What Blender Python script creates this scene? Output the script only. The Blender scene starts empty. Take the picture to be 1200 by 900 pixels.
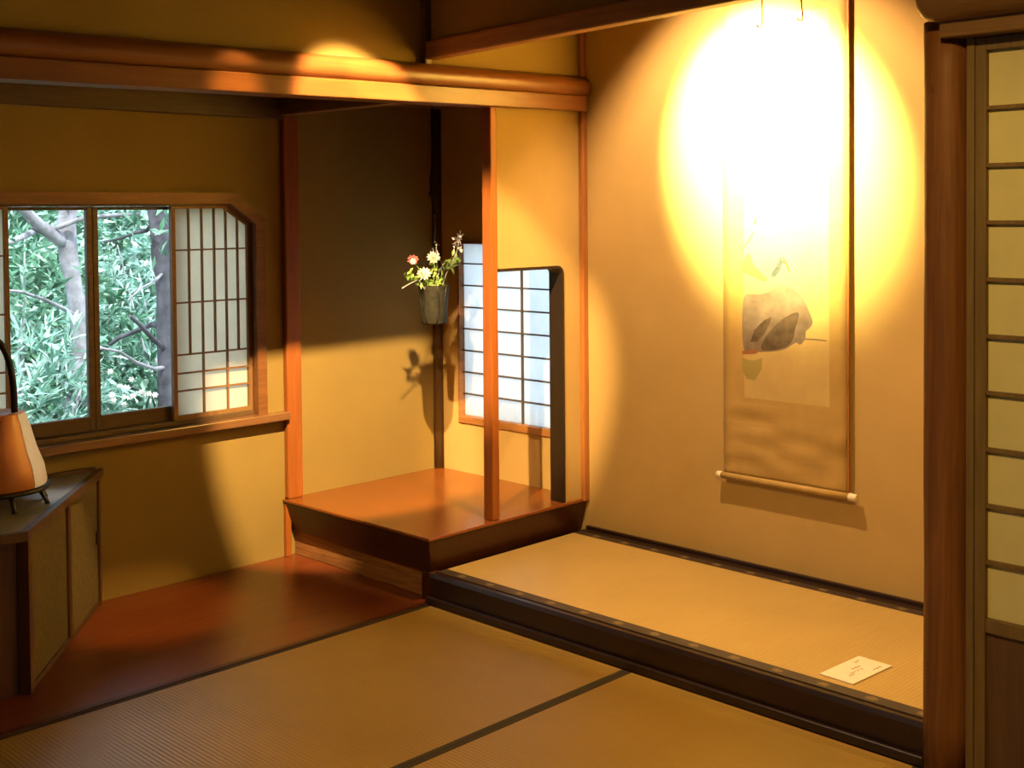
import bpy, bmesh, math, random
from mathutils import Vector, Matrix, noise
random.seed(7)
C = bpy.context.scene.collection
R = math.radians
PI = math.pi

# ------------------------------------------------------------------ camera
F, CX, CY, H = 1438.08, 600.0, 288.43, 1.3615
YAW, PIT, ROL = R(44.7641), R(1.6219), R(0.5008)
fw = Vector((-math.sin(YAW)*math.cos(PIT), math.cos(YAW)*math.cos(PIT), -math.sin(PIT)))
r0 = Vector((math.cos(YAW), math.sin(YAW), 0)); u0 = r0.cross(fw)
rt = r0*math.cos(ROL)-u0*math.sin(ROL); up = u0*math.cos(ROL)+r0*math.sin(ROL)
EYE = Vector((0, 0, H))
def on(ax, val, a, b):
    """world point on an axis-aligned plane that was measured at (a,b) in the photograph"""
    d = fw+rt*((a-CX)/F)-up*((b-CY)/F)
    return EYE+d*((val-EYE[ax])/d[ax])
cam = bpy.data.cameras.new('camera'); co = bpy.data.objects.new('camera', cam); C.objects.link(co)
m = Matrix.Identity(4)
for i in range(3):
    m[i][0], m[i][1], m[i][2], m[i][3] = rt[i], up[i], -fw[i], EYE[i]
co.matrix_world = m
cam.sensor_fit = 'HORIZONTAL'; cam.sensor_width = 36
cam.lens = F/1200*36
cam.shift_y = -(450-CY)/1200
cam.clip_start = .02; cam.clip_end = 200
bpy.context.scene.camera = co

# ------------------------------------------------------------------ layout (metres)
XW, XP, YS, YT, ZP, ZT = -4.058, -3.194, 2.80, 3.622, .23, .108
XR = -1.377
ZC = 2.62

# ------------------------------------------------------------------ materials
def newmat(name):
    mt = bpy.data.materials.new(name); mt.use_nodes = True
    nt = mt.node_tree; b = nt.nodes['Principled BSDF']
    return mt, nt, b
def ramp(nt, fac, stops):
    r = nt.nodes.new('ShaderNodeValToRGB')
    el = r.color_ramp.elements
    while len(el) < len(stops): el.new(.5)
    for e, (p, c) in zip(el, stops):
        e.position = p; e.color = (*c, 1)
    nt.links.new(fac, r.inputs[0]); return r.outputs[0]
def coords(nt, scale):
    t = nt.nodes.new('ShaderNodeTexCoord'); mp = nt.nodes.new('ShaderNodeMapping')
    mp.inputs['Scale'].default_value = scale
    nt.links.new(t.outputs['Object'], mp.inputs[0]); return mp.outputs[0]
def nz(nt, vec, scale, detail=4, rough=.55, dist=0):
    n = nt.nodes.new('ShaderNodeTexNoise'); n.inputs['Scale'].default_value = scale
    n.inputs['Detail'].default_value = detail; n.inputs['Roughness'].default_value = rough
    n.inputs['Distortion'].default_value = dist
    nt.links.new(vec, n.inputs['Vector']); return n.outputs['Fac']
def bump(nt, b, h, strength, dist=.002):
    n = nt.nodes.new('ShaderNodeBump'); n.inputs['Strength'].default_value = strength
    n.inputs['Distance'].default_value = dist
    nt.links.new(h, n.inputs['Height']); nt.links.new(n.outputs[0], b.inputs['Normal'])
def sc(c, k): return tuple(min(1, x*k) for x in c)

def plaster(name, col, rough=.95):
    mt, nt, b = newmat(name)
    v = coords(nt, (1, 1, 1))
    f = nz(nt, v, 3.0, 6, .6)
    nt.links.new(ramp(nt, f, [(.3, sc(col, .93)), (.7, sc(col, 1.05))]), b.inputs['Base Color'])
    b.inputs['Roughness'].default_value = rough
    b.inputs['Specular IOR Level'].default_value = .15
    bump(nt, b, nz(nt, v, 240, 3, .7), .35, .0015)
    return mt
def wood(name, c1, c2, axis='Y', rough=.45, grain=1.0, spec=.4, coat=0, bumpk=.15):
    mt, nt, b = newmat(name)
    s = {'X': (1.2, 14, 14), 'Y': (14, 1.2, 14), 'Z': (14, 14, 1.2)}[axis]
    v = coords(nt, s)
    f = nz(nt, v, 3.2*grain, 7, .62, .9)
    s2 = {'X': (4, 160, 160), 'Y': (160, 4, 160), 'Z': (160, 160, 4)}[axis]
    f2 = nz(nt, coords(nt, s2), 1.0, 3, .6)
    mx = nt.nodes.new('ShaderNodeMath'); mx.operation = 'MULTIPLY_ADD'
    nt.links.new(f2, mx.inputs[0]); mx.inputs[1].default_value = .35; 
    ml = nt.nodes.new('ShaderNodeMath'); ml.operation = 'MULTIPLY'; ml.inputs[1].default_value = .75
    nt.links.new(f, ml.inputs[0]); nt.links.new(ml.outputs[0], mx.inputs[2])
    nt.links.new(ramp(nt, mx.outputs[0], [(.32, c1), (.72, c2)]), b.inputs['Base Color'])
    b.inputs['Roughness'].default_value = rough
    b.inputs['Specular IOR Level'].default_value = spec
    b.inputs['Coat Weight'].default_value = coat; b.inputs['Coat Roughness'].default_value = .18
    bump(nt, b, f2, bumpk, .001)
    return mt
def plain(name, col, rough=.6, metal=0, spec=.4, var=.12, scale=30, bk=0):
    mt, nt, b = newmat(name)
    f = nz(nt, coords(nt, (1, 1, 1)), scale, 4)
    nt.links.new(ramp(nt, f, [(.3, sc(col, 1-var)), (.7, sc(col, 1+var))]), b.inputs['Base Color'])
    b.inputs['Roughness'].default_value = rough; b.inputs['Metallic'].default_value = metal
    b.inputs['Specular IOR Level'].default_value = spec
    if bk: bump(nt, b, f, bk, .002)
    return mt
def straw(name, col, axis):
    mt, nt, b = newmat(name)
    v = coords(nt, (1, 1, 1))
    f = nz(nt, v, 2.2, 5, .6)
    s2 = (300, 5, 1) if axis == 'Y' else (5, 300, 1)
    f2 = nz(nt, coords(nt, s2), 1, 3)
    w = nt.nodes.new('ShaderNodeTexWave'); w.wave_type = 'BANDS'
    w.bands_direction = 'X' if axis == 'Y' else 'Y'
    w.inputs['Scale'].default_value = 25; w.inputs['Distortion'].default_value = .15
    nt.links.new(v, w.inputs['Vector'])
    c = ramp(nt, f, [(.25, sc(col, .9)), (.75, sc(col, 1.08))])
    mx = nt.nodes.new('ShaderNodeMixRGB'); mx.blend_type = 'MULTIPLY'; mx.inputs[0].default_value = .5
    nt.links.new(c, mx.inputs[1])
    nt.links.new(ramp(nt, f2, [(.3, (.78, .78, .74)), (.7, (1, 1, 1))]), mx.inputs[2])
    mx2 = nt.nodes.new('ShaderNodeMixRGB'); mx2.blend_type = 'MULTIPLY'; mx2.inputs[0].default_value = .35
    nt.links.new(mx.outputs[0], mx2.inputs[1])
    nt.links.new(ramp(nt, w.outputs['Fac'], [(.0, (.72, .7, .66)), (.5, (1, 1, 1))]), mx2.inputs[2])
    nt.links.new(mx2.outputs[0], b.inputs['Base Color'])
    b.inputs['Roughness'].default_value = .42; b.inputs['Specular IOR Level'].default_value = .5
    bump(nt, b, w.outputs['Fac'], .3, .002)
    return mt
def paper(name, col, trans=.55, rough=.9):
    mt, nt, b = newmat(name)
    out = nt.nodes['Material Output']
    v = coords(nt, (1, 1, 1)); f = nz(nt, v, 9, 6, .7)
    c = ramp(nt, f, [(.3, sc(col, .93)), (.7, sc(col, 1.03))])
    nt.links.new(c, b.inputs['Base Color']); b.inputs['Roughness'].default_value = rough
    b.inputs['Specular IOR Level'].default_value = .1
    t = nt.nodes.new('ShaderNodeBsdfTranslucent'); nt.links.new(c, t.inputs['Color'])
    mx = nt.nodes.new('ShaderNodeMixShader'); mx.inputs[0].default_value = trans
    nt.links.new(b.outputs[0], mx.inputs[1]); nt.links.new(t.outputs[0], mx.inputs[2])
    nt.links.new(mx.outputs[0], out.inputs['Surface'])
    return mt
def glass(name):
    mt, nt, b = newmat(name); out = nt.nodes['Material Output']
    t = nt.nodes.new('ShaderNodeBsdfTransparent'); t.inputs['Color'].default_value = (.95, .97, .96, 1)
    g = nt.nodes.new('ShaderNodeBsdfGlossy'); g.inputs['Roughness'].default_value = .02
    fr = nt.nodes.new('ShaderNodeFresnel'); fr.inputs['IOR'].default_value = 1.3
    mx = nt.nodes.new('ShaderNodeMixShader')
    nt.links.new(fr.outputs[0], mx.inputs[0]); nt.links.new(t.outputs[0], mx.inputs[1]); nt.links.new(g.outputs[0], mx.inputs[2])
    nt.links.new(mx.outputs[0], out.inputs['Surface']); return mt
def leafmat(name, stops, trans=.35, rough=.4):
    mt, nt, b = newmat(name); out = nt.nodes['Material Output']
    g = nt.nodes.new('ShaderNodeNewGeometry')
    c = ramp(nt, g.outputs['Random Per Island'], stops)
    nt.links.new(c, b.inputs['Base Color']); b.inputs['Roughness'].default_value = rough
    t = nt.nodes.new('ShaderNodeBsdfTranslucent'); nt.links.new(c, t.inputs['Color'])
    mx = nt.nodes.new('ShaderNodeMixShader'); mx.inputs[0].default_value = trans
    nt.links.new(b.outputs[0], mx.inputs[1]); nt.links.new(t.outputs[0], mx.inputs[2])
    nt.links.new(mx.outputs[0], out.inputs['Surface']); return mt
def heri(name):
    """dark cloth border with woven pale crests at even spacing"""
    mt, nt, b = newmat(name)
    t = nt.nodes.new('ShaderNodeTexCoord'); sp = nt.nodes.new('ShaderNodeSeparateXYZ')
    nt.links.new(t.outputs['Object'], sp.inputs[0])
    def mth(op, a, bb=None):
        n = nt.nodes.new('ShaderNodeMath'); n.operation = op
        for i, x in enumerate((a, bb)):
            if x is None: continue
            if isinstance(x, (int, float)): n.inputs[i].default_value = x
            else: nt.links.new(x, n.inputs[i])
        return n.outputs[0]
    p = mth('PINGPONG', sp.outputs[0], .07)
    a = mth('DIVIDE', p, .019); d = mth('DIVIDE', sp.outputs[1], .013)
    rr = mth('SQRT', mth('ADD', mth('MULTIPLY', a, a), mth('MULTIPLY', d, d)))
    n = nz(nt, t.outputs['Object'], 160, 2)
    s = mth('ADD', rr, mth('MULTIPLY', mth('SUBTRACT', n, .5), 1.6))
    nt.links.new(ramp(nt, s, [(.70, (.15, .095, .03)), (1.0, (.032, .015, .007))]), b.inputs['Base Color'])
    b.inputs['Roughness'].default_value = .7
    return mt

M = {}
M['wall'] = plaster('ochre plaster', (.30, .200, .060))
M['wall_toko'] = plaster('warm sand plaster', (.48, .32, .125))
M['ceil'] = wood('dark ceiling board', (.10, .05, .018), (.20, .11, .04), 'Y', .6)
M['board'] = wood('polished red brown floor board', (.095, .018, .005), (.185, .040, .010), 'Y', .33, .5, .6, .25, .05)
M['slab_top'] = wood('polished orange brown board', (.17, .045, .008), (.26, .078, .015), 'X', .26, .7, .5, .2, .05)
M['slab_dark'] = wood('dark red brown board', (.030, .007, .003), (.065, .017, .006), 'X', .36, .9)
M['grain'] = wood('open grain brown board', (.12, .046, .014), (.42, .19, .07), 'X', .6, 1.6, .3, 0, .4)
M['postx'] = wood('orange cedar post', (.25, .068, .011), (.38, .115, .020), 'Z', .5)
M['trim'] = wood('brown cedar trim', (.14, .052, .015), (.25, .10, .028), 'Y', .5)
M['trimx'] = wood('brown cedar trim along x', (.22, .09, .03), (.40, .18, .06), 'X', .5)
M['trimz'] = wood('brown upright trim', (.24, .085, .022), (.42, .16, .04), 'Z', .5)
M['sill'] = wood('glossy brown sill', (.16, .07, .03), (.26, .12, .05), 'Y', .25, 1, .7, .5)
M['beam'] = wood('polished brown log', (.12, .036, .008), (.20, .066, .015), 'Y', .42, .6, .45, .1)
M['log'] = wood('barked dark log post', (.10, .034, .010), (.23, .092, .03), 'Z', .55, .7, .35)
M['logx'] = wood('dark brown log', (.13, .065, .022), (.24, .125, .045), 'X', .55, .7, .35)
M['dark'] = wood('dark smoked post', (.06, .032, .012), (.13, .07, .026), 'Z', .55)
M['darky'] = wood('dark smoked rail', (.06, .036, .016), (.15, .085, .035), 'Y', .5)
M['lattice'] = wood('brown lattice wood', (.17, .085, .03), (.30, .16, .06), 'Z', .55)
M['lattice_dark'] = wood('dark lattice wood', (.11, .068, .024), (.20, .125, .045), 'Z', .55)
M['lattice_slate'] = plain('thin dark lattice wood', (.10, .075, .055), .6)
M['lacquer'] = plain('black brown lacquer', (.020, .008, .004), .36, 0, .5, .25, 8)
M['lining'] = plain('black lacquered edge', (.022, .014, .009), .3, 0, .5)
M['straw_y'] = straw('woven straw', (.40, .235, .045), 'X')
M['straw_toko'] = straw('fine woven straw', (.50, .335, .115), 'Y')
M['cloth'] = plain('dark cloth edging', (.028, .016, .009), .8)
M['heri'] = heri('crested dark cloth edging')
M['paper'] = paper('white window paper', (.86, .87, .88), .78)
M['paper_warm'] = paper('cream screen paper', (.90, .84, .72), .66)
M['paper_door'] = paper('ivory door paper', (.72, .66, .38), .15)
M['glass'] = glass('window glass')
M['bark'] = plain('grey bark', (.27, .26, .29), .85, 0, .2, .45, 14, .8)
M['bark2'] = plain('dark grey bark', (.085, .082, .10), .85, 0, .2, .5, 14, .8)
M['twig'] = plain('pale grey twig', (.36, .36, .38), .8)
M['leaf_a'] = leafmat('mixed mid green leaves', [(0, (.03, .10, .055)), (.45, (.13, .32, .19)), (.8, (.34, .55, .42)), (1, (.66, .82, .72))])
M['leaf_b'] = leafmat('pale blue green leaves', [(0, (.05, .15, .11)), (.4, (.20, .40, .31)), (.75, (.48, .68, .60)), (1, (.78, .90, .86))])
M['leaf_c'] = leafmat('deep green leaves', [(0, (.015, .05, .032)), (.5, (.06, .18, .10)), (.85, (.20, .40, .27)), (1, (.50, .70, .55))])
M['leaf_s'] = leafmat('fresh flower leaves', [(0, (.12, .24, .04)), (.6, (.32, .48, .10)), (1, (.62, .76, .32))], .25, .35)
M['petal_w'] = leafmat('white petals', [(0, (.85, .80, .72)), (1, (.95, .92, .86))], .3)
M['petal_r'] = leafmat('red petals', [(0, (.62, .03, .05)), (1, (.85, .16, .18))], .25)
M['soil'] = plain('mossy soil', (.10, .13, .07), .95, 0, .1, .5, 5)
def silkmat(name, col, k):
    mt, nt, b = newmat(name)
    f = nz(nt, coords(nt, (2.2, 1, 11)), 1.6, 3, .5, 1.2)
    nt.links.new(ramp(nt, nz(nt, coords(nt, (1, 1, 1)), 9, 5), [(.3, sc(col, .9)), (.7, sc(col, 1.1))]), b.inputs['Base Color'])
    b.inputs['Roughness'].default_value = .6; b.inputs['Specular IOR Level'].default_value = .25
    bump(nt, b, f, k, .003); return mt
M['silk'] = silkmat('gold brown silk', (.42, .265, .085), .55)
M['silk_top'] = silkmat('pale painting silk', (.50, .35, .135), .25)
M['ivory'] = plain('ivory roller end', (.80, .70, .50), .4)
M['card'] = plain('ivory card', (.82, .72, .56), .8, 0, .2, .04)
M['ink'] = plain('brown ink', (.42, .27, .13), .9)
M['rock'] = plain('grey brown ink wash', (.205, .15, .112), .9, 0, .1, .30, 14)
M['rock_d'] = plain('dark ink wash', (.105, .072, .048), .9, 0, .1, .35, 22)
M['rock_l'] = plain('pale pink ink wash', (.30, .13, .065), .9, 0, .1, .15, 14)
M['wash_green'] = plain('faint green wash', (.34, .27, .09), .9, 0, .1, .15, 9)
M['bird'] = plain('blue grey feather paint', (.06, .072, .08), .9, 0, .1, .4, 90)
M['beak'] = plain('orange paint', (.42, .07, .01), .9)
M['cab_top'] = plain('slate dark cabinet top', (.34, .35, .38), .36, 0, .9, .2, 6)
M['cab_wood'] = wood('dark brown cabinet wood', (.055, .022, .009), (.11, .045, .017), 'Z', .5)
M['cab_rim'] = wood('dark brown cabinet rim', (.05, .023, .009), (.10, .048, .02), 'Y', .5)
M['cab_cloth'] = plain('olive brown door cloth', (.13, .098, .045), .9, 0, .15, .18, 60, .2)
M['copper'] = plain('orange lacquer', (.52, .17, .03), .36, 0, .5, .15, 6)
M['iron'] = plain('black iron', (.015, .013, .012), .45, .3, .5)
M['lpaper'] = paper('cream lantern paper', (.95, .88, .76), .1)
M['vase'] = plain('dark woven vase', (.017, .0155, .010), .75, 0, .25, .55, 55, .6)
M['wain'] = wood('dark wainscot panel', (.075, .036, .015), (.13, .065, .028), 'Z', .55)

# ------------------------------------------------------------------ mesh helpers
class B:
    def __init__(s): s.bm = bmesh.new()
    def _hull(s, pts, faces, bev=0):
        vs = [s.bm.verts.new(p) for p in pts]
        fs = [s.bm.faces.new([vs[i] for i in f]) for f in faces]
        if bev:
            es = {e for f in fs for e in f.edges}
            bmesh.ops.bevel(s.bm, geom=list(es), offset=bev, segments=2, profile=.5, affect='EDGES')
        return s
    def box(s, x0, x1, y0, y1, z0, z1, bev=0):
        return s.hexa([(x0, y0), (x1, y0), (x1, y1), (x0, y1)], [(x0, y0), (x1, y0), (x1, y1), (x0, y1)], z0, z1, bev)
    def hexa(s, lo, hi, z0, z1, bev=0):
        n = len(lo)
        pts = [(*p, z0) for p in lo]+[(*p, z1) for p in hi]
        faces = [tuple(range(n-1, -1, -1)), tuple(range(n, 2*n))]+[(i, (i+1) % n, n+(i+1) % n, n+i) for i in range(n)]
        return s._hull(pts, faces, bev)
    def prism(s, poly, ax, a, b, bev=0):
        """poly of 2-D points in the plane normal to axis ax, extruded from a to b"""
        def P(p, t):
            q = list(p); q.insert(ax, t); return tuple(q)
        n = len(poly)
        pts = [P(p, a) for p in poly]+[P(p, b) for p in poly]
        faces = [tuple(range(n)), tuple(range(2*n-1, n-1, -1))]+[(i, n+i, n+(i+1) % n, (i+1) % n) for i in range(n)]
        return s._hull(pts, faces, bev)
    def tube(s, pts, rad, seg=10, caps=True, wob=0):
        pts = [Vector(p) for p in pts]
        rad = rad if isinstance(rad, (list, tuple)) else [rad]*len(pts)
        rings = []; ref = None
        for i, p in enumerate(pts):
            t = (pts[min(i+1, len(pts)-1)]-pts[max(i-1, 0)]).normalized()
            if ref is None: ref = t.orthogonal().normalized()
            ref = (ref-t*ref.dot(t)).normalized(); bn = t.cross(ref)
            ring = []
            for k in range(seg):
                a = 2*PI*k/seg
                rr = rad[i]*(1+wob*noise.noise(p*6+Vector((math.cos(a), math.sin(a), 0))))
                ring.append(s.bm.verts.new(p+ref*rr*math.cos(a)+bn*rr*math.sin(a)))
            rings.append(ring)
        for a, b in zip(rings, rings[1:]):
            for k in range(seg):
                s.bm.faces.new((a[k], a[(k+1) % seg], b[(k+1) % seg], b[k])).smooth = True
        if caps:
            s.bm.faces.new(rings[0][::-1]); s.bm.faces.new(rings[-1])
        return s
    def ball(s, c, r, sx=1, sy=1, sz=1, sub=2):
        bmesh.ops.create_icosphere(s.bm, subdivisions=sub, radius=r, matrix=Matrix.Translation(c) @ Matrix.Diagonal((sx, sy, sz, 1)))
        return s
    def lathe(s, c, prof, seg=32, a0=0, a1=2*PI, thick=0, sx=1, sy=1, rot=0):
        full = abs(a1-a0-2*PI) < 1e-6
        n = seg if full else seg+1
        rings = []
        for r, z in prof:
            ring = []
            for k in range(n):
                a = a0+(a1-a0)*k/seg
                x, y = r*math.cos(a)*sx, r*math.sin(a)*sy
                ring.append(s.bm.verts.new((c[0]+x*math.cos(rot)-y*math.sin(rot), c[1]+x*math.sin(rot)+y*math.cos(rot), c[2]+z)))
            rings.append(ring)
        for a, b in zip(rings, rings[1:]):
            for k in range(n if full else n-1):
                s.bm.faces.new((a[k], a[(k+1) % n], b[(k+1) % n], b[k])).smooth = True
        return s
    def leaf(s, p, d, w, L, nrm):
        d = d.normalized(); sd = d.cross(nrm)
        if sd.length < 1e-4: sd = d.orthogonal()
        sd.normalize(); n = sd.cross(d)
        a = s.bm.verts.new(p); t = s.bm.verts.new(p+d*L-n*L*.12)
        m_ = s.bm.verts.new(p+d*L*.5-n*w*.12)
        l = s.bm.verts.new(p+d*L*.45+sd*w+n*w*.25); r = s.bm.verts.new(p+d*L*.45-sd*w+n*w*.25)
        s.bm.faces.new((a, m_, t, l)); s.bm.faces.new((a, r, t, m_))
        return s
def mk(name, b, mat, parent=None, smooth=False):
    bm = b.bm
    bmesh.ops.recalc_face_normals(bm, faces=bm.faces[:])
    xs = [v.co for v in bm.verts]
    lo = Vector([min(c[i] for c in xs) for i in range(3)]); hi = Vector([max(c[i] for c in xs) for i in range(3)])
    base = Vector(((lo.x+hi.x)/2, (lo.y+hi.y)/2, lo.z))
    bmesh.ops.translate(bm, verts=bm.verts[:], vec=-base)
    me = bpy.data.meshes.new(name); bm.to_mesh(me); bm.free()
    if smooth:
        for p in me.polygons: p.use_smooth = True
    me.materials.append(M[mat])
    o = bpy.data.objects.new(name, me); C.objects.link(o)
    if parent:
        o.parent = parent
        w = Vector((0, 0, 0)); q = parent
        while q: w += q.location; q = q.parent
        o.location = base-w
    else: o.location = base
    return o
def tag(o, label, cat, group=None):
    o['label'] = label; o['category'] = cat
    if group: o['group'] = group
    return o
def thing(name, loc, label, cat, group=None):
    o = bpy.data.objects.new(name, None); o.empty_display_size = .05
    C.objects.link(o); o.location = loc
    return tag(o, label, cat, group)
def struct(name, b, mat, parent=None):
    o = mk(name, b, mat, parent)
    if not parent: o['kind'] = 'structure'
    return o
def sroot(name, loc):
    o = bpy.data.objects.new(name, None); o.empty_display_size = .05
    C.objects.link(o); o.location = loc; o['kind'] = 'structure'; return o

# ================================================================== SETTING
# --- floors
fl = B().box(XW-.1, 1.7, -1.7, YT+.1, -.16, -.056)
fl.box(-3.185, 1.6, -1.6, .98, -.056, -.001).box(-1.375, 1.6, .98, 2.79, -.056, -.001)
struct('floor', fl, 'straw_y')
bd = B()
for a, b in ((XW, XW+.42), (XW+.421, -3.21)):
    bd.box(a, b, -.8, 2.84, -.05, 0)
struct('floor_boards', bd, 'board')
struct('trim_1', B().box(-3.21, -3.187, -.8, 2.80, -.05, .004, .002), 'slab_dark')

# --- left wall with the garden window
WIN_Y0, WIN_Y1, WIN_Z0, WIN_Z1 = 1.40, 2.70, .575, 1.43
w = B()
w.box(XW-.12, XW, -.9, YT+.12, -.1, WIN_Z0)
w.box(XW-.12, XW, -.9, YT+.12, WIN_Z1, 2.0)
w.box(XW-.12, XW, -.9, WIN_Y0, WIN_Z0, WIN_Z1)
w.box(XW-.12, XW, WIN_Y1, YT+.12, WIN_Z0, WIN_Z1)
w.prism([(2.575, WIN_Z1), (WIN_Y1, 1.335), (WIN_Y1, WIN_Z1)], 0, XW-.12, XW)
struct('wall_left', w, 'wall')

# --- back wall (alcove + picture recess) with the small paper window
W2 = (-3.925, -3.22, .445, 1.235)
w = B()
w.box(XW-.12, W2[0], YT, YT+.12, -.1, ZC)
w.box(W2[1], -1.1, YT, YT+.12, -.1, ZC)
w.box(W2[0], W2[1], YT, YT+.12, -.1, W2[2])
w.box(W2[0], W2[1], YT, YT+.12, W2[3], ZC)
struct('wall_back', w, 'wall_toko')

# --- sleeve wall between alcove and picture recess, with round-cornered opening
r_, yR, zT = .035, 3.50, 1.152
arc = [(yR-r_+r_*math.cos(a), zT-r_+r_*math.sin(a)) for a in [i*PI/16 for i in range(9)]]
poly = [(3.143, zT), (3.143, 1.76), (3.60, 1.76), (3.60, ZP), (yR, ZP)]+arc
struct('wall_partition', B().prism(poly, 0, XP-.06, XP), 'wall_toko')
arc2 = [(yR-r_+(r_-.012)*math.cos(a), zT-r_+(r_-.012)*math.sin(a)) for a in [i*PI/16 for i in range(9)]]
lin = [(yR, ZP)]+arc+[(3.145, zT), (3.145, zT-.012)]+arc2[::-1]+[(yR-.012, ZP)]
struct('trim_2', B().prism(lin, 0, XP-.064, XP+.004), 'lining')

# --- upper walls
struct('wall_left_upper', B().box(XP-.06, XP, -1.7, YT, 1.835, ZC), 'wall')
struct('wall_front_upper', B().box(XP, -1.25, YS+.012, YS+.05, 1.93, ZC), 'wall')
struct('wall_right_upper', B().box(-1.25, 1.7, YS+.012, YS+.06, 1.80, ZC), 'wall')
struct('wall_right_side', B().box(-1.29, -1.24, YS+.03, YT, -.05, ZC), 'wall_toko')
struct('wall_right', B().box(1.6, 1.72, -1.7, YS+.3, -.1, ZC), 'wall')
struct('wall_rear', B().box(XP-.06, 1.7, -1.72, -1.6, -.1, ZC), 'wall')
struct('wall_alcove_end', B().box(XW-.1, XP, -.9, -.8, -.1, 1.9), 'wall')
struct('door_light_block', B().box(-1.24, 1.7, YS+.5, YS+.56, -.1, ZC), 'wall')  # unseen panel added to keep sky light off the back of the door
# --- ceilings
struct('ceiling', B().box(XP-.1, 1.72, -1.72, YS+.6, ZC, ZC+.1), 'ceil')
struct('ceiling_recess', B().box(XP-.1, -1.1, YS+.05, YT+.12, ZC-.04, ZC), 'ceil')
struct('ceiling_alcove', B().box(XW-.12, XP-.03, -.9, YT+.12, 1.812, 1.86), 'ceil')

# --- trims on the walls
struct('trim_3', B().box(XW, XW+.03, -.8, YS, 1.73, 1.812, .003), 'cab_rim')           # board under the alcove ceiling
struct('trim_4', B().box(XW, XP-.06, YS-.02, YS+.03, 1.745, 1.812, .003), 'logx')    # header across the alcove
struct('trim_5', B().box(XP, XP+.022, 3.592, YT, ZP-.01, 1.752, .004), 'trimz')       # thin strip at the end of the sleeve wall
struct('trim_6', B().box(XP, XP+.018, 3.594, YT, 1.862, 2.55, .004), 'trimz')
struct('baseboard_back', B().box(XP+.012, -1.29, 3.606, YT, ZT-.02, ZT+.014, .003), 'lacquer')

# --- window 1 : frame and sill in the left wall
w1 = sroot('window_1', (XW, 2.05, .56))
def frame_path(off):
    return [(WIN_Y0+off, WIN_Z0), (WIN_Y0+off, WIN_Z1-off), (2.575-off*.45, WIN_Z1-off), (WIN_Y1-off, 1.335-off*.45), (WIN_Y1-off, WIN_Z0)]
mk('window_frame', B().prism(frame_path(-.012)+frame_path(.03)[::-1], 0, XW-.10, XW+.018), 'trim', w1)
mk('window_sill', B().box(XW-.11, XW+.045, WIN_Y0-.05, 2.80, .549, .580, .003), 'sill', w1)
mk('sill_track', B().box(XW-.085, XW-.012, WIN_Y0+.03, WIN_Y1-.03, .580, .596, .002), 'darky', w1)
mk('head_track', B().box(XW-.085, XW-.012, WIN_Y0+.03, 2.57, 1.392, 1.402, .001), 'darky', w1)

def sash(y0, y1, label):
    t = thing('glass_sash', (XW-.06, (y0+y1)/2, .596), label, 'window sash', 'glazed sashes of the garden window')
    x0, x1 = XW-.072, XW-.048
    fr = B()
    st = .020
    fr.box(x0, x1, y0, y0+st, .597, 1.391, .002).box(x0, x1, y1-st, y1, .597, 1.391, .002)
    fr.box(x0, x1, y0+st, y1-st, .597, .648, .002).box(x0, x1, y0+st, y1-st, 1.379, 1.391, .002)
    mk('sash_frame', fr, 'darky', t)
    mk('glass_pane', B().box(XW-.062, XW-.058, y0+st, y1-st, .648, 1.379), 'glass', t)
    return t
PX = XW-.06
yA = on(0, PX, 10, 350).y; yB = on(0, PX, 100.5, 350).y
yC = on(0, PX, 115.5, 350).y; yD = on(0, PX, 201.5, 350).y
sash(yA-.02, (yB+yC)/2-.001, 'dark framed glass sash nearer the left edge, garden behind it')
sash((yB+yC)/2+.001, yD+.02, 'dark framed glass sash beside the closed paper screen')

# paper screen, right half of the window, with cut corner
t = thing('shoji_panel', (XW-.02, 2.5, .597), 'small paper lattice screen with a cut corner, right half of the garden window', 'paper screen', 'paper screens of the garden window')
sx0, sx1 = XW-.036, XW-.018
SY0, SY1, SZ0, SZ1 = 2.328, 2.668, .597, 1.398
def cut(off): return [(SY0+off, SZ0+off), (SY1-off, SZ0+off), (SY1-off, 1.322-off*.3), (2.558-off*.3, SZ1-off), (SY0+off, SZ1-off)]
outl, inl = cut(0), cut(.016)
fr = B()
for i in range(5):
    j = (i+1) % 5
    fr.prism([outl[i], outl[j], inl[j], inl[i]], 0, sx0, sx1)
mk('screen_frame', fr, 'lattice', t)
mk('paper', B().prism(cut(.012), 0, sx0+.003, sx0+.005), 'paper_warm', t)
hz = [.638+.0655*k for k in (1, 2)]+[.838, 1.032, 1.228]
for z in hz: mk('lattice_bar', B().box(sx0+.006, sx1-.001, SY0+.014, SY1-.014, z-.003, z+.003), 'lattice', t)
for i, y in enumerate((2.402, 2.457, 2.510, 2.561, 2.612)):
    z0 = SZ0+.012 if i in (1, 3) else .838
    z1 = SZ1-.012 if y < 2.55 else 1.398-(y-2.558)*.69-.012
    mk('lattice_bar', B().box(sx0+.006, sx1-.0015, y-.003, y+.003, z0, z1), 'lattice', t)
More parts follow.
